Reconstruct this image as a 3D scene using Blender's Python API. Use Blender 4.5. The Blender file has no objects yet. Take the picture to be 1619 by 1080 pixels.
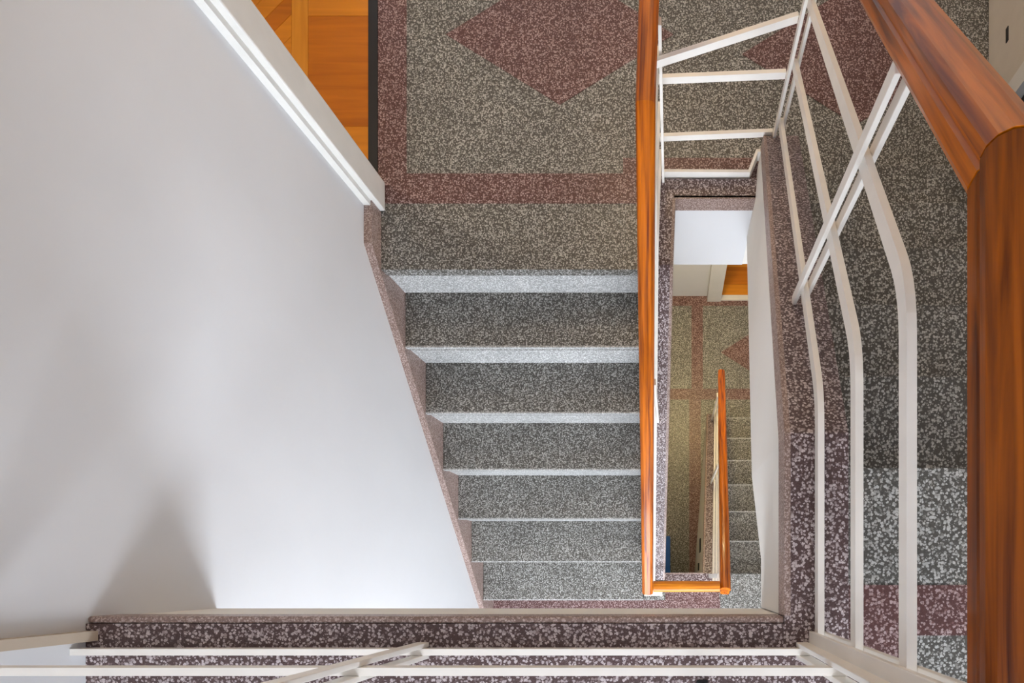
import bpy, math, random
from mathutils import Vector, Matrix
random.seed(4)
scene = bpy.context.scene
COL = scene.collection

# ------------------------------------------------------------------ levels (metres)
F, NX, NY = 776.0, 1062.7, 910.4          # focal length and foot of the plumb line, in photo pixels
CAM = 5.054                               # camera height above the hall floor
Z0, Z1, Z2 = CAM - 1.16, CAM - 2.226, CAM - 3.626   # top landing, middle landing, lower half landing
XW, XS, XR = -1.355, -1.3194, 1.461       # left wall, skirting face, right wall
YB, YF, YG = -2.2, 3.5, 2.88              # window wall, far wall, far wall of the hall
CEIL = 5.95

# ------------------------------------------------------------------ camera
cam_d = bpy.data.cameras.new('camera')
cam_d.sensor_width = 36.0
cam_d.lens = 36.0 * F / 1619.0
cam_d.shift_x = -(NX - 809.5) / 1619.0
cam_d.shift_y = (NY - 540.0) / 1619.0
cam_d.clip_start = 0.02
cam = bpy.data.objects.new('camera', cam_d)
cam.location = (0, 0, CAM)
cam.rotation_euler = (0, 0, 0)
COL.objects.link(cam)
scene.camera = cam

# ------------------------------------------------------------------ daylight and exposure
world = bpy.data.worlds.new('overcast_sky'); scene.world = world
world.use_nodes = True
bg = world.node_tree.nodes['Background']
bg.inputs[0].default_value = (0.83, 0.90, 1.0, 1)
bg.inputs[1].default_value = 20.0
scene.view_settings.view_transform = 'Standard'
scene.view_settings.look = 'None'
scene.view_settings.gamma = 1.0
scene.view_settings.use_curve_mapping = False
scene.view_settings.exposure = -0.08
scene.cycles.max_bounces = 10
scene.cycles.diffuse_bounces = 8

WIN_UP = (-1.15, 1.15, Z0 + 0.80, Z0 + 1.55)       # x0, x1, z0, z1 of the window over the top landing
WIN_LOW = (-1.15, 1.15, Z2 + 0.95, Z0 - 0.34)      # window over the lower half landing
def portal(name, w):
    l = bpy.data.lights.new(name, 'AREA')
    l.shape = 'RECTANGLE'; l.size = w[1] - w[0]; l.size_y = w[3] - w[2]
    l.cycles.is_portal = True
    o = bpy.data.objects.new(name, l)
    o.location = ((w[0] + w[1]) / 2, YB - 0.02, (w[2] + w[3]) / 2)
    o.rotation_euler = (math.pi / 2, 0, 0)          # shines towards +Y
    COL.objects.link(o)
portal('daylight_portal', WIN_UP)
portal('daylight_portal', WIN_LOW)

# ------------------------------------------------------------------ materials
MATS = {}
def new_mat(name):
    m = bpy.data.materials.new(name); m.use_nodes = True
    MATS[name] = m
    nt = m.node_tree
    return m, nt, nt.nodes['Principled BSDF']
def link(nt, a, b): nt.links.new(a, b)
def ramp(nt, stops):
    r = nt.nodes.new('ShaderNodeValToRGB')
    e = r.color_ramp.elements
    while len(e) < len(stops): e.new(0.5)
    for i, (p, c) in enumerate(stops):
        e[i].position = p; e[i].color = (c[0], c[1], c[2], 1)
    return r
def pos(nt, scale):
    g = nt.nodes.new('ShaderNodeNewGeometry')
    mp = nt.nodes.new('ShaderNodeMapping'); mp.inputs['Scale'].default_value = scale
    link(nt, g.outputs['Position'], mp.inputs['Vector'])
    return mp.outputs['Vector']
def terrazzo(name, matrix, mid, chip, size=140.0, share=0.42, rough=0.42):
    """stone chips of different size and tone set in a darker matrix; share steers how much of it is chips"""
    m, nt, b = new_mat(name)
    v = pos(nt, (size, size, size))
    nz = nt.nodes.new('ShaderNodeTexNoise'); nz.inputs['Scale'].default_value = 1.3; nz.inputs['Detail'].default_value = 2
    link(nt, v, nz.inputs['Vector'])
    add = nt.nodes.new('ShaderNodeMixRGB'); add.blend_type = 'ADD'; add.inputs[0].default_value = 1.3
    link(nt, v, add.inputs[1]); link(nt, nz.outputs['Color'], add.inputs[2])
    vo = nt.nodes.new('ShaderNodeTexVoronoi'); vo.inputs['Scale'].default_value = 1.0
    link(nt, add.outputs[0], vo.inputs['Vector'])
    sep = nt.nodes.new('ShaderNodeSeparateColor'); link(nt, vo.outputs['Color'], sep.inputs[0])
    rad = nt.nodes.new('ShaderNodeMapRange'); link(nt, sep.outputs[0], rad.inputs['Value'])
    rad.inputs['To Min'].default_value = 0.30 + 0.25 * (share - 0.42); rad.inputs['To Max'].default_value = 0.64 + 0.5 * (share - 0.42)
    sub = nt.nodes.new('ShaderNodeMath'); sub.operation = 'SUBTRACT'
    link(nt, rad.outputs[0], sub.inputs[0]); link(nt, vo.outputs['Distance'], sub.inputs[1])
    msk = nt.nodes.new('ShaderNodeMapRange'); msk.inputs['From Min'].default_value = -0.03; msk.inputs['From Max'].default_value = 0.06
    link(nt, sub.outputs[0], msk.inputs['Value'])
    r1 = ramp(nt, [(0.0, mid), (0.30, [0.55 * c + 0.45 * k for c, k in zip(chip, mid)]), (0.85, chip)])
    link(nt, sep.outputs[1], r1.inputs[0])
    fn = nt.nodes.new('ShaderNodeTexNoise'); fn.inputs['Scale'].default_value = 3.0; fn.inputs['Detail'].default_value = 2
    link(nt, v, fn.inputs['Vector'])
    r0 = ramp(nt, [(0.40, matrix), (0.62, [0.7 * a + 0.3 * c for a, c in zip(matrix, mid)])]); link(nt, fn.outputs['Fac'], r0.inputs[0])
    mx = nt.nodes.new('ShaderNodeMixRGB')
    link(nt, msk.outputs[0], mx.inputs[0]); link(nt, r0.outputs[0], mx.inputs[1]); link(nt, r1.outputs[0], mx.inputs[2])
    # slow mottling from wear
    w = nt.nodes.new('ShaderNodeTexNoise'); w.inputs['Scale'].default_value = 4.0; w.inputs['Detail'].default_value = 4
    link(nt, pos(nt, (1, 1, 1)), w.inputs['Vector'])
    r3 = ramp(nt, [(0.3, (0.82, 0.82, 0.82)), (0.7, (1.0, 1.0, 1.0))]); link(nt, w.outputs['Fac'], r3.inputs[0])
    mu = nt.nodes.new('ShaderNodeMixRGB'); mu.blend_type = 'MULTIPLY'; mu.inputs[0].default_value = 1.0
    link(nt, mx.outputs[0], mu.inputs[1]); link(nt, r3.outputs[0], mu.inputs[2])
    link(nt, mu.outputs[0], b.inputs['Base Color'])
    b.inputs['Roughness'].default_value = rough
    return m
def plaster(name, col, rough=0.75, var=0.04):
    m, nt, b = new_mat(name)
    n = nt.nodes.new('ShaderNodeTexNoise'); n.inputs['Scale'].default_value = 2.2; n.inputs['Detail'].default_value = 4
    link(nt, pos(nt, (1, 1, 1)), n.inputs['Vector'])
    r = ramp(nt, [(0.35, [c * (1 - var) for c in col]), (0.65, col)])
    link(nt, n.outputs['Fac'], r.inputs[0]); link(nt, r.outputs[0], b.inputs['Base Color'])
    b.inputs['Roughness'].default_value = rough
    n2 = nt.nodes.new('ShaderNodeTexNoise'); n2.inputs['Scale'].default_value = 120
    link(nt, pos(nt, (1, 1, 1)), n2.inputs['Vector'])
    bp = nt.nodes.new('ShaderNodeBump'); bp.inputs['Strength'].default_value = 0.05; bp.inputs['Distance'].default_value = 0.002
    link(nt, n2.outputs['Fac'], bp.inputs['Height']); link(nt, bp.outputs[0], b.inputs['Normal'])
    return m
def wood(name, dark, light, axis=None, rough=0.28, fine=1.0):
    """axis None: grain follows the 'grain' attribute of a swept rail (second component runs along it)"""
    m, nt, b = new_mat(name)
    if axis is None:
        at = nt.nodes.new('ShaderNodeAttribute'); at.attribute_name = 'grain'
        mp = nt.nodes.new('ShaderNodeMapping'); mp.inputs['Scale'].default_value = (75, 3.2, 75)
        link(nt, at.outputs['Vector'], mp.inputs['Vector']); v = mp.outputs['Vector']
    else:
        s = [34.0 * fine, 34.0 * fine, 34.0 * fine]; s[axis] = 2.6 * fine
        v = pos(nt, s)
    n = nt.nodes.new('ShaderNodeTexNoise'); n.inputs['Scale'].default_value = 1.0; n.inputs['Detail'].default_value = 5
    n.inputs['Distortion'].default_value = 0.5
    link(nt, v, n.inputs['Vector'])
    r = ramp(nt, [(0.30, dark), (0.48, [(a * 0.45 + c * 0.55) for a, c in zip(dark, light)]), (0.66, light)])
    link(nt, n.outputs['Fac'], r.inputs[0]); link(nt, r.outputs[0], b.inputs['Base Color'])
    b.inputs['Roughness'].default_value = rough
    b.inputs['Coat Weight'].default_value = 0.15; b.inputs['Coat Roughness'].default_value = 0.1; b.inputs['Specular IOR Level'].default_value = 0.22
    return m
def plain(name, col, rough=0.4, metal=0.0):
    m, nt, b = new_mat(name)
    n = nt.nodes.new('ShaderNodeTexNoise'); n.inputs['Scale'].default_value = 14
    link(nt, pos(nt, (1, 1, 1)), n.inputs['Vector'])
    r = ramp(nt, [(0.3, [c * 0.94 for c in col]), (0.7, col)])
    link(nt, n.outputs['Fac'], r.inputs[0]); link(nt, r.outputs[0], b.inputs['Base Color'])
    b.inputs['Roughness'].default_value = rough; b.inputs['Metallic'].default_value = metal
    return m

GREY = terrazzo('grey_terrazzo', (0.060, 0.056, 0.047), (0.165, 0.157, 0.138), (0.52, 0.51, 0.485), share=0.42)
RED = terrazzo('red_terrazzo', (0.078, 0.025, 0.022), (0.17, 0.08, 0.072), (0.46, 0.34, 0.33), share=0.37)
KERB = terrazzo('plum_terrazzo', (0.066, 0.032, 0.031), (0.20, 0.14, 0.135), (0.60, 0.52, 0.52), share=0.40)
LIP = terrazzo('pink_brown_terrazzo', (0.22, 0.145, 0.12), (0.34, 0.24, 0.21), (0.54, 0.43, 0.39), size=200)
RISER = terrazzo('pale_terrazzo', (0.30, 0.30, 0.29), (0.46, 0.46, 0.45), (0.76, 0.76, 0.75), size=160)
WHITE = plaster('white_plaster', (0.66, 0.66, 0.67))
CREAMW = plaster('white_soffit_plaster', (0.76, 0.73, 0.68))
PAINT = plain('cream_metal_paint', (0.84, 0.80, 0.74), 0.38)
GLOSS = plain('white_gloss_paint', (0.70, 0.68, 0.64), 0.35)
TAN = plain('tan_paint', (0.50, 0.42, 0.33), 0.55)
DOORM = plain('cream_door_paint', (0.62, 0.56, 0.48), 0.45)
BLACK = plain('black_paint', (0.010, 0.010, 0.012), 0.5)
BLUE = plain('blue_plastic', (0.010, 0.10, 0.42), 0.4)
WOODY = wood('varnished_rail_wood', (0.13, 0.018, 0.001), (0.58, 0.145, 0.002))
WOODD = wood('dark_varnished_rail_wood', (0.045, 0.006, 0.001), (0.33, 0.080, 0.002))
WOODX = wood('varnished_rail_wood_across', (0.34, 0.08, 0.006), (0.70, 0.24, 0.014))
PARQ = [wood('oak_parquet_a', (0.55, 0.19, 0.012), (0.72, 0.27, 0.02), 0, 0.35, 0.7),
        wood('oak_parquet_b', (0.40, 0.115, 0.006), (0.58, 0.18, 0.010), 0, 0.35, 0.7),
        wood('oak_parquet_c', (0.62, 0.24, 0.02), (0.76, 0.33, 0.035), 1, 0.35, 0.7)]

# ------------------------------------------------------------------ mesh helpers
def mesh_obj(name, verts, faces, mat, parent=None, smooth=False):
    me = bpy.data.meshes.new(name)
    me.from_pydata([tuple(v) for v in verts], [], faces)
    me.validate(); me.update()
    o = bpy.data.objects.new(name, me); COL.objects.link(o)
    me.materials.append(mat)
    import bmesh
    bm = bmesh.new(); bm.from_mesh(me); bmesh.ops.recalc_face_normals(bm, faces=bm.faces); bm.to_mesh(me); bm.free()
    if smooth:
        for p in me.polygons: p.use_smooth = True
    if parent is not None: o.parent = parent
    return o
def empty(name, loc=(0, 0, 0)):
    o = bpy.data.objects.new(name, None); COL.objects.link(o)
    o.empty_display_size = 0.1
    return o
def tag(o, label, cat, group=None, kind=None):
    o['label'] = label; o['category'] = cat
    if group: o['group'] = group
    if kind: o['kind'] = kind
    return o
def bevel(o, w, seg=2):
    md = o.modifiers.new('bevel', 'BEVEL'); md.width = w; md.segments = seg; md.limit_method = 'ANGLE'
    return o
def prism_z(name, poly, z0, z1, mat, parent=None):
    n = len(poly)
    v = [(x, y, z0) for x, y in poly] + [(x, y, z1) for x, y in poly]
    f = [list(range(n))[::-1], list(range(n, 2 * n))] + [[i, (i + 1) % n, n + (i + 1) % n, n + i] for i in range(n)]
    return mesh_obj(name, v, f, mat, parent)
def box(name, x0, x1, y0, y1, z0, z1, mat, parent=None):
    return prism_z(name, [(x0, y0), (x1, y0), (x1, y1), (x0, y1)], z0, z1, mat, parent)
def loft(name, secs, mat, parent=None, smooth=False):
    """secs: list of closed cross-sections (same number of 3-D points)"""
    n = len(secs[0]); v = [p for s in secs for p in s]; f = []
    for i in range(len(secs) - 1):
        for k in range(n):
            a = i * n + k; b = i * n + (k + 1) % n
            f.append([a, b, b + n, a + n])
    f.append(list(range(n))[::-1]); f.append([(len(secs) - 1) * n + k for k in range(n)])
    return mesh_obj(name, v, f, mat, parent, smooth)
def sweep(name, pts, prof, mat, parent=None, smooth=False, cut0=None, cut1=None):
    """profile (side, up) swept along a polyline, mitred; cut0 / cut1: direction of the neighbouring run at an end (mitred end)"""
    pts = [Vector(p) for p in pts]; n = len(pts)
    dirs = [(pts[i + 1] - pts[i]).normalized() for i in range(n - 1)]
    secs = []; grain = []; run = random.uniform(0, 9)
    for i in range(n):
        if i: run += (pts[i] - pts[i - 1]).length
        grain += [(u, run, w) for u, w in prof]
        da = dirs[i - 1] if i > 0 else (Vector(cut0).normalized() if cut0 is not None else dirs[0])
        db = dirs[i] if i < n - 1 else (Vector(cut1).normalized() if cut1 is not None else dirs[-1])
        d = dirs[i] if i < n - 1 else dirs[i - 1]
        nb = (da + db).normalized()
        side = d.cross(Vector((0, 0, 1)))
        side = side.normalized() if side.length > 1e-4 else Vector((1, 0, 0))
        up = side.cross(d).normalized()
        s = []
        for u, w in prof:
            p = pts[i] + side * u + up * w
            t = -(p - pts[i]).dot(nb) / d.dot(nb)
            s.append(p + d * t)
        secs.append(s)
    o = loft(name, secs, mat, parent, smooth)
    a = o.data.attributes.new('grain', 'FLOAT_VECTOR', 'POINT')
    for k, g_ in enumerate(grain): a.data[k].vector = g_
    return o
def rect(w, h): return [(-w / 2, -h / 2), (w / 2, -h / 2), (w / 2, h / 2), (-w / 2, h / 2)]
def arc_bend(p0, pb, p1, r=0.05, n=5):
    """polyline p0 - pb - p1 with the corner at pb rounded"""
    p0, pb, p1 = Vector(p0), Vector(pb), Vector(p1)
    a = pb + (p0 - pb).normalized() * r; c = pb + (p1 - pb).normalized() * r
    out = [p0]
    for i in range(n + 1):
        t = i / n
        out.append(a * (1 - t) ** 2 + pb * 2 * t * (1 - t) + c * t * t)
    out.append(p1)
    return out

# ------------------------------------------------------------------ the well: inner edges in plan (the well runs slightly askew)
def KL(y): return -0.053 + 0.037 * y                                   # left kerb, inner edge
def KR(y): return 0.2655 + 0.080 * max(0.0, y - 0.33)                  # upper right kerb
def KQ(y): return 0.228 + 0.075 * y                                    # lower right kerb
KW = 0.142
Y_A, G_A, R_A, N_A = 0.2542, 0.2923, (Z0 - Z1) / 6, 6                  # upper right flight
Y_B, G_B, R_B, N_B = 1.389, 0.260, 0.200, 7                            # left flight
Y_C, G_C, R_C, N_C = 0.014, 0.258, Z2 / 7, 7                           # lower right flight
def nosA(y): return Z0 - R_A / G_A * (y - Y_A)
def nosB(y): return Z1 - R_B / G_B * (Y_B - y)
def nosC(y): return Z2 - R_C / G_C * (y - Y_C)

# ================================================================== THE SETTING
def wall_with_holes(name, axis, at, thick, u0, u1, z0, z1, holes, mat):
    """a wall perpendicular to axis (0: x, 1: y) with rectangular holes (u0,u1,z0,z1), one mesh"""
    us = sorted({u0, u1} | {h[0] for h in holes} | {h[1] for h in holes})
    zs = sorted({z0, z1} | {h[2] for h in holes} | {h[3] for h in holes})
    v = []; f = []
    def add(a0, a1, b0, b1):
        k = len(v)
        for t in (at, at + thick):
            for uu, zz in ((a0, b0), (a1, b0), (a1, b1), (a0, b1)):
                v.append((t, uu, zz) if axis == 0 else (uu, t, zz))
        f.extend([[k, k + 1, k + 2, k + 3], [k + 7, k + 6, k + 5, k + 4]] +
                 [[k + i, k + (i + 1) % 4, k + 4 + (i + 1) % 4, k + 4 + i] for i in range(4)])
    for i in range(len(us) - 1):
        for j in range(len(zs) - 1):
            cu, cz = (us[i] + us[i + 1]) / 2, (zs[j] + zs[j + 1]) / 2
            if any(h[0] < cu < h[1] and h[2] < cz < h[3] for h in holes): continue
            add(us[i], us[i + 1], zs[j], zs[j + 1])
    me = bpy.data.meshes.new(name); me.from_pydata(v, [], f); me.update()
    o = bpy.data.objects.new(name, me); COL.objects.link(o); me.materials.append(mat)
    return o
DOOR_L = (1.78, 2.72)          # doorway in the left wall, along y
o = wall_with_holes('wall_left', 0, XW, -0.12, YB - 0.15, YF + 0.12, -0.05, CEIL, [(DOOR_L[0], DOOR_L[1], Z1 - 0.05, Z1 + 2.1)], WHITE)
tag(o, 'smooth white plaster wall falling beside the left stair flight', 'wall', kind='structure')
o = box('wall_right', XR, XR + 0.12, YB - 0.15, YF + 0.12, -0.05, CEIL, WHITE)
tag(o, 'white wall on the far side of the right-hand stairs', 'wall', kind='structure')
o = wall_with_holes('wall_back', 1, YB, -0.15, XW, XR, -0.05, CEIL, [WIN_UP, WIN_LOW], WHITE)
tag(o, 'window wall behind the landings, outside the picture', 'wall', kind='structure')
o = box('wall_front', XW, XR, YF, YF + 0.12, Z1 - 0.45, CEIL, WHITE)
tag(o, 'end wall beyond the landing with the diamonds', 'wall', kind='structure')
HALL_DOOR = (0.50, 1.30)
o = wall_with_holes('wall_hall', 1, YG, 0.12, XW, XR, -0.05, Z1 - 0.45, [(HALL_DOOR[0], HALL_DOOR[1], -0.05, 2.05)], WHITE)
tag(o, 'pale wall of the ground-floor hall seen through the stairwell', 'wall', kind='structure')
o = box('ceiling', XW - 0.12, XR + 0.12, YB - 0.15, YF + 0.12, CEIL, CEIL + 0.1, WHITE)
tag(o, 'white ceiling over the stairwell', 'ceiling', kind='structure')
for i, w in enumerate((WIN_UP, WIN_LOW)):
    t = empty('window_%d' % (i + 1)); tag(t, ['white framed window above the top landing', 'white framed window under the top landing'][i], 'window', kind='structure')
    x0, x1, z0, z1 = w; b_ = 0.05
    box('frame', x0, x0 + b_, YB - 0.12, YB - 0.06, z0, z1, GLOSS, t); box('frame', x1 - b_, x1, YB - 0.12, YB - 0.06, z0, z1, GLOSS, t)
    box('frame', x0 + b_, x1 - b_, YB - 0.12, YB - 0.06, z0, z0 + b_, GLOSS, t); box('frame', x0 + b_, x1 - b_, YB - 0.12, YB - 0.06, z1 - b_, z1, GLOSS, t)
    box('sill', x0 - 0.05, x1 + 0.05, YB - 0.001, YB + 0.10, z0 - 0.03, z0 - 0.001, GLOSS, t)

# ---- hall floor (ground) with red bands and a diamond
g = empty('floor'); tag(g, 'grey terrazzo hall floor at the bottom of the stairwell', 'floor', kind='structure')
box('field', XW, XR, YB, YG - 0.001, -0.05, 0.0, GREY, g)
def diamond(name, cx, cy, a, b_, z, mat, parent):
    return prism_z(name, [(cx - a, cy), (cx, cy - b_), (cx + a, cy), (cx, cy + b_)], z - 0.01, z + 0.002, mat, parent)
box('border', -1.2, 1.2, 1.815, 1.925, -0.01, 0.002, RED, g)
box('border', 0.175, 0.295, YB + 0.3, 1.815, -0.01, 0.002, RED, g)
box('border', 0.20, 0.315, 1.925, 2.78, -0.01, 0.002, RED, g)
box('border', -1.2, 1.2, 2.78, YG, -0.01, 0.0022, RED, g)
diamond('diamond', 0.80, 2.30, 0.30, 0.19, 0, RED, g)

# ---- middle landing with the two diamonds
g = empty('floor_landing'); tag(g, 'grey terrazzo landing with two dark red diamonds and a red border', 'landing', kind='structure')
YW = 1.780                                              # back of the kerb at the well
prism_z('field', [(XS, Y_B), (KL(Y_B) - KW, Y_B), (KL(1.7) - KW, 1.70), (XR, 1.70), (XR, YF), (XW + 0.022, YF), (XW + 0.022, 1.655), (XS, 1.655)], Z1 - 0.045, Z1, GREY, g)
zt = Z1 + 0.0022
box('border', XW + 0.022, -0.2227, 1.688, 1.823, Z1 - 0.01, zt, RED, g)
prism_z('border', [(-0.2227, 1.688), (KL(1.7) - KW, 1.688), (KL(1.78) - KW, YW), (KR(1.78) + 0.02, YW), (KR(1.9), 1.894), (-0.2227, 1.894)], Z1 - 0.01, zt, RED, g)
box('border', XW + 0.022, -1.204, 1.823, YF, Z1 - 0.01, zt, RED, g)
box('border', -1.204, XR, YF - 0.13, YF, Z1 - 0.01, zt, RED, g)
def PX(x, d): return (x - NX) * d / F
def PY(y, d): return (NY - y) * d / F
d1 = CAM - Z1
diamond('diamond', PX(885, d1), PY(55, d1), 180 * d1 / F, 111 * d1 / F, Z1, RED, g)
diamond('diamond', PX(1353, d1), PY(86, d1), 180 * d1 / F, 112 * d1 / F, Z1, RED, g)
prism_z('slab', [(XW, 1.40), (KL(1.4) - KW, 1.40), (KL(1.70) - 0.004, 1.70), (KR(1.70), 1.70), (XR, 1.73), (XR, YF), (XW, YF)], Z1 - 0.45, Z1 - 0.045, CREAMW, g)
# kerb across the well end
prism_z('kerb', [(KL(1.7) - KW, 1.696), (KR(1.7) + 0.004, 1.696), (KR(1.78) + 0.004, YW), (KL(1.78) - KW, YW)], Z1 + 0.001, Z1 + 0.026, KERB, g)
prism_z('kerb_lip', [(KL(1.7), 1.690), (KR(1.7) + 0.004, 1.690), (KR(1.7) + 0.004, 1.704), (KL(1.7), 1.704)], Z1 - 0.045, Z1 + 0.026, LIP, g)
prism_z('fascia', [(KL(1.7), 1.696), (KR(1.7) + 0.006, 1.696), (KR(1.7) + 0.006, 1.75), (KL(1.7), 1.75)], Z1 - 0.45, Z1 - 0.045, WHITE, g)

# ---- top landing
g = empty('floor_landing'); tag(g, 'top terrazzo landing with plum kerb along the bottom of the picture', 'landing', kind='structure')
YK = -0.111                                             # inner edge of the kerb
prism_z('field', [(XW, YB), (XR, YB), (XR, Y_A), (KR(0) + KW, Y_A), (KR(0) + KW, YK - KW), (XW, YK - KW)], Z0 - 0.045, Z0, GREY, g)
zt = Z0 + 0.0022
box('border', 0.4075, XR, -0.141, -0.022, Z0 - 0.01, zt, RED, g)
box('border', 0.4075, 0.55, YK - KW - 0.14, -0.141, Z0 - 0.01, zt, RED, g)
box('border', XW, 0.4075, YK - KW - 0.14, YK - KW, Z0 - 0.01, zt, RED, g)
prism_z('kerb', [(XW, YK - KW), (KR(0) + KW, YK - KW), (KR(0) + KW, YK + 0.017), (KR(0) - 0.006, YK + 0.017), (KR(0) - 0.006, YK), (XW, YK)], Z0 - 0.044, Z0 + 0.026, KERB, g)
bevel(box('kerb_lip', XW, KR(0) - 0.0062, YK + 0.0002, YK + 0.017, Z0 - 0.05, Z0 + 0.0235, LIP, g), 0.005)
prism_z('slab', [(XW, YB), (XR, YB), (XR, Y_A - 0.03), (KR(0) + 0.05, Y_A - 0.03), (KR(0) + 0.05, YK - 0.0402), (XW, YK - 0.0402)], Z0 - 0.29, Z0 - 0.045, CREAMW, g)
box('fascia', XW, KR(0) + 0.05, YK - 0.04, YK + 0.014, Z0 - 0.30, Z0 - 0.0505, CREAMW, g)

# ---- lower half landing
g = empty('floor_landing'); tag(g, 'lower half landing of pale terrazzo at the foot of the left flight', 'landing', kind='structure')
YE_B = Y_B - G_B * 6
YK2 = 0.016
prism_z('field', [(XS, YB), (XR, YB), (XR, Y_C), (KQ(0) + 0.11, Y_C), (KQ(0) + 0.11, -0.10), (KL(0) - 0.11, -0.10), (KL(0) - 0.11, YE_B + 0.012), (XS, YE_B + 0.012)], Z2 - 0.045, Z2, GREY, g)
zt = Z2 + 0.0022
box('border', XS, 0.355, -0.262, YE_B - 0.001, Z2 - 0.01, zt, RED, g)
box('border', KL(0) - 0.1, KQ(0) + 0.12, YE_B - 0.001, -0.10, Z2 - 0.01, zt, RED, g)
box('border', 0.355, XR, -0.36, -0.25, Z2 - 0.01, zt, RED, g)
box('border', XS, XS + 0.12, YB + 0.2, -0.262, Z2 - 0.01, zt, RED, g)
prism_z('kerb', [(KL(0) - 0.11, -0.10), (KQ(0) + 0.11, -0.10), (KQ(0) + 0.11, YK2 - 0.002), (KQ(0), YK2), (KL(0), YK2), (KL(0) - 0.11, YK2)], Z2 - 0.044, Z2 + 0.026, KERB, g)
box('kerb_lip', KL(0), KQ(0), YK2 - 0.004, YK2 + 0.006, Z2 - 0.05, Z2 + 0.0265, LIP, g)
box('slab', XW, XR, YB, -0.02, Z2 - 0.28, Z2 - 0.045, CREAMW, g)

# ================================================================== STAIR FLIGHTS
def flight(label, y0, gg, rr, n, ztop, s, xa, xb, zbase, soff, mat_riser):
    """descends in direction s (+1: +y, -1: -y); xa(y), xb(y) its two sides"""
    t = empty('stair_flight'); tag(t, label, 'stairs')
    def quad(ya, yb): return [(xa(ya), ya), (xb(ya), ya), (xb(yb), yb), (xa(yb), yb)]
    for i in range(1, n):
        a = y0 + s * gg * (i - 1) - s * 0.014; b_ = y0 + s * gg * i
        z = ztop - rr * i
        tr = bevel(prism_z('tread', quad(a, b_) if s > 0 else quad(b_, a), z - 0.035, z, GREY, t), 0.004)
        if mat_riser is not GREY or zbase is not None:          # pale strip along the front edge
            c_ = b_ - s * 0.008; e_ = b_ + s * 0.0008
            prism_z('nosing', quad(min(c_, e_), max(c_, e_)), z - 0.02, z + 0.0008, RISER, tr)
    for i in range(n):
        b_ = y0 + s * gg * i - s * 0.010; a = b_ - s * 0.02
        zl = ztop - rr * (i + 1); zh = ztop - rr * i - (0.0355 if i else 0.0455)
        prism_z('riser', quad(min(a, b_), max(a, b_)), zl + (0.0005 if i < n - 1 else 0.003), zh, mat_riser, t)
    # raking slab under the steps, stepped on top
    prof = []
    for i in range(n):
        yb = y0 + s * (gg * i - 0.031)
        prof.append((yb, ztop - rr * i - 0.046)); prof.append((yb, ztop - rr * (i + 1) - 0.046))
    ye = prof[-1][0]
    if zbase is None:
        prof = prof[:-1] + [(ye, max(ztop - rr * n - 0.30, 0.001)), (prof[0][0], ztop - soff)]
    else:
        prof = prof[:-1] + [(ye, zbase), (prof[0][0], zbase)]
    secs = [[(xa(y) + 0.002, y, z) for y, z in prof], [(xb(y) - 0.002, y, z) for y, z in prof]]
    loft('slab', secs, CREAMW, t)
    return t
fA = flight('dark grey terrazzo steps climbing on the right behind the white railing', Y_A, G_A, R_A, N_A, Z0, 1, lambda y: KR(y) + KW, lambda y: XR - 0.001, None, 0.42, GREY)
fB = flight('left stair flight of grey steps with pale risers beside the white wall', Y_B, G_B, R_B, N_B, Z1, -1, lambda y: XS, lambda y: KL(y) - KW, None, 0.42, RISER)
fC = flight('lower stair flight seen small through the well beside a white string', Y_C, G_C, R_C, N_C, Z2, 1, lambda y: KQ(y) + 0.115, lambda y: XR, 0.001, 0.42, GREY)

def raking_kerb(t, ys, inner, w, side, top, bottom, lip=0.066):
    """plum kerb on the inner edge of a flight; side +1: the kerb lies at larger x than its inner edge"""
    def sec(y, u0, u1, za, zb): return [(inner(y) + side * u0, y, za), (inner(y) + side * u1, y, za), (inner(y) + side * u1, y, zb), (inner(y) + side * u0, y, zb)]
    k_ = loft('kerb', [sec(y, 0.0, w, top(y) - 0.10, top(y)) for y in ys], KERB, t)
    bevel(loft('kerb_lip', [sec(y, -0.006, 0.010, top(y) - lip, top(y) + 0.0005) for y in ys], LIP, k_), 0.003)
    s_ = loft('string', [sec(y, 0.0005, w - 0.02, bottom(y), top(y) - 0.1005) for y in ys], WHITE, t)
    loft('string_face', [sec(y, -0.001, 0.002, bottom(y), top(y) - lip) for y in ys], CREAMW, s_)
def topA(y): return Z0 + 0.026 if y < 0.33 else Z0 + 0.026 - R_A / G_A * (y - 0.33)
def botA(y): return max(Z0 - 0.30 if y < 0.05 else Z0 - 0.30 - R_A / G_A * (y - 0.05), Z1 - 0.45)
ysA = [YK + 0.0172, 0.05, 0.24, 0.31, 0.33, 0.36, 0.42, 0.7, 1.0, 1.3, 1.6, 1.84]
raking_kerb(fA, ysA, KR, KW, 1, topA, botA)
def topB(y): return min(nosB(y) + 0.03, Z1 + 0.026)
def botB(y): return nosB(y) - 0.36
raking_kerb(fB, [-0.028, 0.2, 0.6, 1.0, 1.2, 1.36, 1.394, 1.696], KL, KW, -1, topB, botB)
bevel(box('tread', KL(0) - KW + 0.001, KL(0) + 0.004, YE_B, -0.030, Z2 + R_B - 0.035, Z2 + R_B, GREY, fB), 0.004)
box('riser', KL(0) - KW + 0.001, KL(0) + 0.000, YE_B + 0.010, -0.030, Z2 + 0.027, Z2 + R_B - 0.0355, RISER, fB)
def topC(y): return min(nosC(y) + 0.03, Z2 + 0.026)
raking_kerb(fC, [YK2, 0.06, 0.5, 1.0, 1.5, 1.60], KQ, 0.115, 1, topC, lambda y: 0.001)
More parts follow.
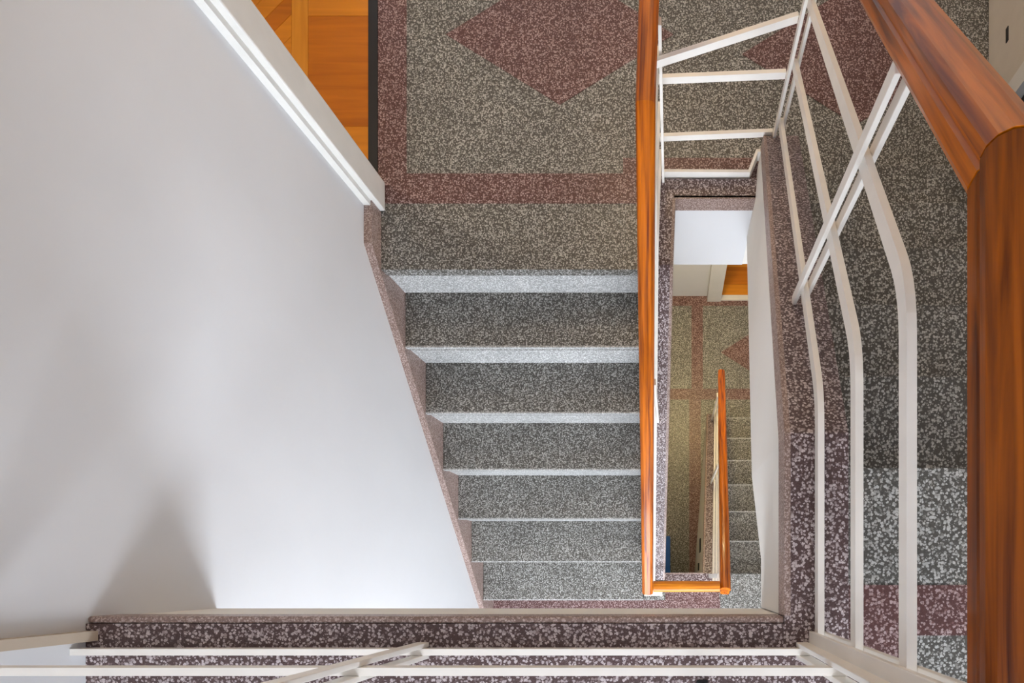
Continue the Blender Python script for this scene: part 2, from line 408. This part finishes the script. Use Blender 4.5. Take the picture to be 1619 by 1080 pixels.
for ya, yb, zc in ((0.20, 0.32, 0.75), (0.015 + 0.03, 0.11, 0.72)):          # dark slots in the white side of the lower string
    box('vent_slot', KQ(ya) - 0.006, KQ(ya) + 0.001, ya, yb, zc, zc + 0.13, BLACK, fC)

# ---- skirting on the left wall
g = empty('baseboard_left'); tag(g, 'raking brown terrazzo skirting between the white wall and left steps', 'skirting', kind='structure')
def skz(y): return CAM - (2.156 + 0.763 * (1.46 - y))
secs = [[(x, y, z) for y, z in ((1.46, skz(1.46)), (-0.30, skz(-0.30)), (-0.30, skz(-0.3) - 0.30), (1.40, skz(1.40) - 0.36), (1.46, Z1 - 0.2))] for x in (XW + 0.0005, XS)]
loft('raking_board', secs, LIP, g)
box('board', XW + 0.0005, XS, 1.4605, 1.649, Z1 - 0.044, skz(1.46), LIP, g)
box('board', XW + 0.0005, XS, YB, -0.305, Z2 + 0.003, Z2 + 0.08, LIP, g)

# ================================================================== DOORWAYS
g = empty('door_1'); tag(g, 'doorway with white frame in the left wall opening to orange parquet', 'door', kind='structure')
bevel(box('architrave', XW + 0.0005, -1.298, 1.650, 1.779, Z1 + 0.003, Z1 + 2.25, GLOSS, g), 0.006)
box('architrave_edge', XW + 0.0005, -1.325, 1.628, 1.6495, Z1 + 0.003, Z1 + 2.25, GLOSS, g)
bevel(box('architrave', XW + 0.0005, -1.298, DOOR_L[1] + 0.001, DOOR_L[1] + 0.13, Z1 + 0.003, Z1 + 2.25, GLOSS, g), 0.006)
box('architrave', XW + 0.0005, -1.298, 1.7795, DOOR_L[1], Z1 + 2.10, Z1 + 2.25, GLOSS, g)
box('threshold', XW - 0.02, XW + 0.0215, DOOR_L[0] + 0.0005, DOOR_L[1] - 0.0005, Z1 - 0.02, Z1 + 0.006, BLACK, g)

# room behind the left doorway
g = empty('floor_room'); tag(g, 'orange parquet floor beyond the left doorway', 'floor', kind='structure')
box('subfloor', XW - 2.4, XW - 0.0205, 0.9, YF, Z1 - 0.05, Z1 - 0.012, BLACK, g)
bx1 = PX(487, d1); bx0 = PX(461, d1)
yy = PY(300, d1); edges = [PY(y, d1) for y in (380, 200, 25, -160, -340)]
for i in range(len(edges) - 1):
    box('parquet_block', bx1 + 0.001, XW - 0.0205, edges[i] + 0.0008, min(edges[i + 1], YF) - 0.0008, Z1 - 0.012, Z1, PARQ[1] if i % 2 else PARQ[0], g)
for i in range(6):
    box('parquet_block', bx0 + 0.001, bx1 - 0.001, 1.0 + i * 0.42 + 0.0008, min(1.42 + i * 0.42, YF) - 0.0008, Z1 - 0.012, Z1, PARQ[2], g)
W = 0.10
for c in range(5):                                       # chevron columns of slanting blocks
    xb = bx0 - 0.001 - c * 0.34; xa = xb - 0.338; sg = 1 if c % 2 == 0 else -1
    for q in range(34):
        y0_ = 0.95 + q * W - (0.34 if sg > 0 else 0.0); y1_ = y0_ + W - 0.002
        p = [(xa, y0_ if sg > 0 else y0_ + 0.338), (xb, y0_ + 0.338 if sg > 0 else y0_), (xb, y1_ + 0.338 if sg > 0 else y1_), (xa, y1_ if sg > 0 else y1_ + 0.338)]
        if max(v[1] for v in p) > YF or min(v[1] for v in p) < 0.9: continue
        prism_z('parquet_block', p, Z1 - 0.012, Z1, PARQ[(q * 7 + c) % 3 % 2], g)
o = wall_with_holes('wall_room', 0, XW - 2.4, -0.1, 0.8, YF + 0.1, Z1 - 0.05, Z1 + 2.6, [], WHITE); tag(o, 'far wall of the parquet room, out of view', 'wall', kind='structure')
o = box('wall_room', XW - 2.4, XW - 0.12, 0.8, 0.9, Z1 - 0.05, Z1 + 2.6, WHITE); tag(o, 'near wall of the parquet room, out of view', 'wall', kind='structure')
o = box('wall_room', XW - 2.4, XW - 0.12, YF, YF + 0.1, Z1 - 0.05, Z1 + 2.6, WHITE); tag(o, 'end wall of the parquet room, out of view', 'wall', kind='structure')
o = box('ceiling_room', XW - 2.5, XW - 0.12, 0.8, YF + 0.1, Z1 + 2.6, Z1 + 2.7, WHITE); tag(o, 'ceiling of the parquet room, out of view', 'ceiling', kind='structure')

# cream door on the right wall of the landing
g = empty('door_2'); tag(g, 'cream flat door with letter slot at the top right corner', 'door', kind='structure')
bevel(box('leaf', XR - 0.030, XR - 0.0005, 2.06, 2.95, Z1 + 0.004, Z1 + 2.05, DOORM, g), 0.004)
box('architrave', XR - 0.055, XR - 0.0005, 1.98, 2.058, Z1 + 0.003, Z1 + 2.15, GLOSS, g)
box('architrave', XR - 0.055, XR - 0.0005, 2.952, 3.03, Z1 + 0.003, Z1 + 2.15, GLOSS, g)
box('architrave', XR - 0.055, XR - 0.0005, 2.0585, 2.9515, Z1 + 2.052, Z1 + 2.15, GLOSS, g)
xd = XR - 0.0305
def door_pt(x, y):
    d = xd * F / (x - NX); return PY(y, d), CAM - d
ya, za = door_pt(1595, 40); yb, zb = door_pt(1592, 67)
box('letter_slot', xd - 0.003, xd + 0.001, min(ya, yb), max(ya, yb), min(za, zb) - 0.004, min(za, zb) + 0.010, BLACK, g)
o = box('wall_panel', XR - 0.018, XR - 0.0005, 1.76, 1.975, Z1 + 0.003, Z1 + 2.1, BLACK)
bevel(o, 0.004); tag(o, 'black panel on the right wall beside the cream door', 'panel')

# doorway in the hall
g = empty('door_3'); tag(g, 'white framed doorway of the ground-floor hall with parquet behind', 'door', kind='structure')
box('architrave', HALL_DOOR[0] - 0.14, HALL_DOOR[0] - 0.001, YG - 0.06, YG - 0.0005, 0.003, 2.19, GLOSS, g)
box('architrave', HALL_DOOR[1] + 0.001, HALL_DOOR[1] + 0.12, YG - 0.06, YG - 0.0005, 0.003, 2.19, GLOSS, g)
box('architrave', HALL_DOOR[0], HALL_DOOR[1], YG - 0.06, YG - 0.0005, 2.05, 2.19, GLOSS, g)
box('threshold', HALL_DOOR[0] + 0.001, HALL_DOOR[1] - 0.001, YG - 0.05, YG + 0.0, 0.0025, 0.02, GLOSS, g)
g = empty('floor_room'); tag(g, 'oak parquet floor behind the hall doorway', 'floor', kind='structure')
for i in range(9):
    box('parquet_block', HALL_DOOR[0] + 0.001 if i == 0 else XW, HALL_DOOR[1] - 0.001 if i == 0 else XR, YG + (0.0005 if i == 0 else 0.1215) + max(0, i - 1) * 0.18, YG + (0.12 if i == 0 else 0.30) + max(0, i - 1) * 0.18, -0.03, 0.0, PARQ[i % 2], g)
for nm, a in (('wall_room', (XW - 0.1, XW, YG + 0.12, YG + 1.7)), ('wall_room', (XR, XR + 0.1, YG + 0.12, YG + 1.7)), ('wall_room', (XW, XR, YG + 1.6, YG + 1.7))):
    o = box(nm, a[0], a[1], a[2], a[3], -0.05, 2.4, WHITE); tag(o, 'wall of the room behind the hall doorway, out of view', 'wall', 'walls of the hall-side room', 'structure')
o = box('ceiling_room', XW - 0.1, XR + 0.1, YG + 0.12, YG + 1.7, 2.4, 2.5, WHITE); tag(o, 'ceiling of the room behind the hall doorway, out of view', 'ceiling', kind='structure')

# ================================================================== RAILINGS
HR = [(-0.020, -0.030), (0.020, -0.030), (0.026, -0.022), (0.026, -0.006), (0.0225, -0.002), (0.0225, 0.001), (0.0305, 0.006), (0.0312, 0.016),
      (0.026, 0.026), (0.015, 0.0325), (0.0, 0.0345), (-0.015, 0.0325), (-0.026, 0.026), (-0.0312, 0.016), (-0.0305, 0.006), (-0.0225, 0.001), (-0.0225, -0.002), (-0.026, -0.006), (-0.026, -0.022)]
BAR = rect(0.0145, 0.024)
H = (0.045, 0.270, 0.462); HH = 0.668
def RR(y): return 0.335 + 0.072 * max(0.0, y - 0.40)
def RL(y): return KL(y) - 0.066
def RQ(y): return 0.297 + 0.075 * y
def post(t, x, y, zb, zt, along):
    """two flat uprights either side of the rails; along 'x' or 'y' is the run of the rail"""
    for s in (-1, 1):
        if along == 'y':
            bevel(box('post', x + s * 0.0135 - 0.0055, x + s * 0.0135 + 0.0055, y - 0.014, y + 0.014, zb, zt, PAINT, t), 0.0015)
        else:
            bevel(box('post', x - 0.014, x + 0.014, y + s * 0.0135 - 0.0055, y + s * 0.0135 + 0.0055, zb, zt, PAINT, t), 0.0015)

# ---- upper railing: along the top landing and down the right flight
YR = -0.172; XP = 0.335; BEND = 0.41; YP1 = 1.832
t = empty('stair_railing'); tag(t, 'cream flat-bar railing with thick wooden handrail at the right', 'railing')
def railA(h): 
    return Z0 + h
def endA(y, h): return Z0 + h - R_A / G_A * (y - BEND)
for h in H:
    sweep('rail', arc_bend((XP, YR, Z0 + h), (XP, BEND, Z0 + h), (RR(YP1), YP1, endA(YP1, h)), 0.07), BAR, PAINT, t)
post(t, XP, YR + 0.03, Z0 + 0.0265, Z0 + HH - 0.028, 'y')
for yp in (0.790, YP1):
    post(t, RR(yp), yp, topA(yp) + 0.001, endA(yp, HH) - 0.036, 'y')
dA = Vector((RR(YP1) - XP, YP1 - BEND, -R_A / G_A * (YP1 - BEND))).normalized()
ZH = Z0 + HH
YEND = YP1 + 0.06
hr_end = Vector((XP, BEND, ZH)) + dA * ((YEND - BEND) / dA.y)
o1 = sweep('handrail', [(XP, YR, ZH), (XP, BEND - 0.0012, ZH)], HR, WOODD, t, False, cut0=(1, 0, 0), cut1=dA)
sweep('joint', [(XP, BEND - 0.004, ZH - 0.001), (XP, BEND, ZH - 0.001), Vector((XP, BEND, ZH - 0.001)) + dA * 0.004], [(u * 0.94, w * 0.94) for u, w in HR], BLACK, o1)
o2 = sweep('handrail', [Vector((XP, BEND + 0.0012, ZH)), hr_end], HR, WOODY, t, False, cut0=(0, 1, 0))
# return across the well at the middle landing
hrL = Z1 + HH + 0.02
o5 = sweep('handrail', [hr_end + Vector((0.0, -0.01, 0.0)), (RL(1.86) - 0.018, 1.86, hrL)], HR, WOODX, t)
dl = Vector((RL(YP1), YP1, 0))
sweep('rail', [(RR(YP1) - 0.02, YP1 + 0.02, Z1 + 0.175), (RL(1.83) + 0.0, YP1, Z1 + 0.175)], BAR, PAINT, t)
sweep('rail', [(RR(YP1) - 0.02, YP1 + 0.02, Z1 + 0.415), (RL(1.83) + 0.0, YP1, Z1 + 0.415)], BAR, PAINT, t)
sweep('rail', [(RR(YP1) - 0.02, YP1 + 0.03, Z1 + 0.590), (RL(1.74) + 0.0, 1.736, Z1 + 0.565)], BAR, PAINT, t)
sweep('edge_strip', [(KL(1.79) - 0.05, 1.793, Z1 + 0.030), (KR(1.79) - 0.04, 1.793, Z1 + 0.030), (KR(1.87) - 0.012, 1.872, Z1 + 0.042), (KR(1.87) + 0.045, 1.872, Z1 + 0.042)], rect(0.012, 0.05), PAINT, t)
# ---- railing across the edge of the top landing
t = empty('landing_railing'); tag(t, 'cream flat-bar railing running along the bottom edge of the picture', 'railing')
for h in H[:]:
    sweep('rail', [(XW + 0.001, YR, Z0 + h), (XP - 0.018, YR, Z0 + h)], BAR, PAINT, t)
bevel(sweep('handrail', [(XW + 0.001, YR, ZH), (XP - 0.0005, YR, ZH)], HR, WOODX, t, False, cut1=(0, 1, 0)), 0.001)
post(t, -0.575, YR, Z0 + 0.0265, ZH - 0.032, 'x')
post(t, XP - 0.035, YR, Z0 + 0.0265, ZH - 0.032, 'x')
box('wall_post', XW + 0.0005, XW + 0.030, YR + 0.022, YR + 0.045, Z0 + 0.027, Z0 + 1.6, TAN, t)

# ---- railing of the left flight, across the half landing and down the lower flight
t = empty('stair_railing'); tag(t, 'glossy orange handrail and white bars on the inner side of the left flight', 'railing')
YC = -0.058; ZC = CAM - 2.80
def zL(y): return min(hrL, hrL - (hrL - ZC) / (1.47 - YC) * (1.47 - y))
def xh(y): return RL(y) - 0.018
sweep('handrail', [(xh(1.86), 1.89, hrL), (xh(1.47), 1.47, hrL), (xh(YC), YC - 0.03, ZC)], HR, WOODY, t)
xq = 0.302; xl_ = xh(YC) + 0.0315
for hb in (0.09, 0.30, 0.50):
    sweep('rail', arc_bend((RL(1.83), 1.83, hrL - HH + hb), (RL(1.46), 1.46, hrL - HH + hb), (RL(YC) , YC, zL(YC) - HH + hb + 0.06), 0.06), BAR, PAINT, t)
post(t, RL(1.775), 1.775, Z1 + 0.0265, hrL - 0.032, 'y')
post(t, RL(0.83), 0.83, topB(0.83) + 0.001, zL(0.83) - 0.036, 'y')
post(t, RL(-0.05), -0.050, Z2 + R_B + 0.001, zL(-0.05) - 0.036, 'y')
box('foot_plate', -0.194, -0.068, -0.140, -0.100, Z2 + R_B + 0.001, Z2 + R_B + 0.03, PAINT, t)
t = empty('stair_railing'); tag(t, 'small orange handrail with white bars deep down in the stairwell', 'railing')
sweep('handrail', [(xl_ + 0.001, YC - 0.003, ZC), (xq - 0.032, YC - 0.003, ZC)], HR, WOODX, t)
ZG = 0.70
sweep('handrail', [(xq, YC - 0.03, ZC), (0.435, 1.80, ZG)], HR, WOODY, t)
for h in (0.10, 0.32, 0.52):
    sweep('rail', [(RQ(YC) - 0.01, YC, ZC - HH + h), (RQ(1.72), 1.72, ZG + 0.06 - HH + h)], BAR, PAINT, t)
    sweep('rail', [(RL(YC) + 0.02, YC, ZC - HH + h - 0.02), (RQ(YC) - 0.02, YC, ZC - HH + h - 0.02)], BAR, PAINT, t)
def zQ(y): return ZC + (ZG - ZC) * (y - YC) / (1.80 - YC)
for yp in (0.0, 0.80, 1.53):
    post(t, RQ(yp) - 0.012, yp, topC(yp) + 0.001, zQ(yp) - 0.036, 'y')

# ================================================================== LOOSE THINGS
t = empty('storage_box'); tag(t, 'narrow blue box standing on the hall floor beside the stair', 'box')
bx = (-0.40, -0.018, 0.015, 0.385)
bevel(box('body', bx[0] + 0.01, bx[1] - 0.006, bx[2] + 0.008, bx[3] - 0.008, 0.0, 0.26, BLUE, t), 0.01)
bevel(box('lid', bx[0], bx[1], bx[2], bx[3], 0.2605, 0.30, BLUE, t), 0.008)
t = empty('tripod_leg'); tag(t, 'black upright leg at the bottom edge on plum terrazzo', 'tripod')
bevel(box('foot', 0.056, 0.083, -0.275, -0.240, Z0 + 0.0025, Z0 + 0.03, BLACK, t), 0.004)
bevel(box('tube', 0.060, 0.079, -0.272, -0.253, Z0 + 0.0305, Z0 + 0.55, BLACK, t), 0.004)

# ================================================================== LAMPS AND ADDED LIGHTS
def ceiling_lamp(label, x, y, z, power, col, r=0.14):
    t = empty('ceiling_lamp'); tag(t, label, 'lamp')
    m, nt, b = new_mat('lamp_glass'); b.inputs['Base Color'].default_value = (0.9, 0.88, 0.84, 1)
    b.inputs['Emission Color'].default_value = (*col, 1); b.inputs['Emission Strength'].default_value = power
    secs = []
    for k in range(7):
        a = k / 6 * math.pi / 2 * 0.97
        secs.append([(x + r * math.cos(a) * math.cos(q * math.pi / 12), y + r * math.cos(a) * math.sin(q * math.pi / 12), z - 0.025 - 0.07 * math.sin(a)) for q in range(24)])
    loft('shade', secs, m, t, True)
    secs = [[(x + rr_ * math.cos(q * math.pi / 12), y + rr_ * math.sin(q * math.pi / 12), zz) for q in range(24)] for rr_, zz in ((r * 1.04, z - 0.025), (r * 1.04, z - 0.0005))]
    loft('base', secs, GLOSS, t)
ceiling_lamp('round glass lamp under the middle landing, out of view', 0.15, 2.2, Z1 - 0.45, 140.0, (1.0, 0.76, 0.36))
def fill_pendant(label, x, y, z, ztop, power, col, r=0.15):  # invented hanging globe, added as warm fill for the landing and wall shadow
    t = empty('fill_pendant'); tag(t, label, 'lamp')
    m, nt, b = new_mat('fill_globe'); b.inputs['Base Color'].default_value = (0.9, 0.88, 0.84, 1)
    b.inputs['Emission Color'].default_value = (*col, 1); b.inputs['Emission Strength'].default_value = power
    def ring(rr_, zz): return [(x + rr_ * math.cos(q * math.pi / 12), y + rr_ * math.sin(q * math.pi / 12), zz) for q in range(24)]
    loft('globe', [ring(r * math.sin(a), z - r * math.cos(a)) for a in [0.06 + k * (math.pi - 0.3) / 12 for k in range(13)]], m, t, True)
    loft('collar', [ring(0.045, z + r * 0.972), ring(0.045, z + r + 0.04), ring(0.012, z + r + 0.06)], GLOSS, t)
    loft('cord', [ring(0.006, z + r + 0.06), ring(0.006, ztop - 0.03)], GLOSS, t)
    loft('ceiling_rose', [ring(0.02, ztop - 0.03), ring(0.05, ztop - 0.0005)], GLOSS, t)
fill_pendant('added warm fill globe over the diamond landing, out of view', -0.1, 3.0, Z1 + 2.15, CEIL, 42.0, (1.0, 0.69, 0.35))
ceiling_lamp('added lamp brightening the parquet room, out of view', XW - 0.9, 2.3, Z1 + 2.6, 90.0, (1.0, 0.84, 0.62))  # added source, stands in for daylight in this room
ceiling_lamp('added lamp brightening the room behind the hall doorway, out of view', 0.8, YG + 0.7, 2.4, 14.0, (1.0, 0.80, 0.55))  # added source so the parquet behind the hall door is lit
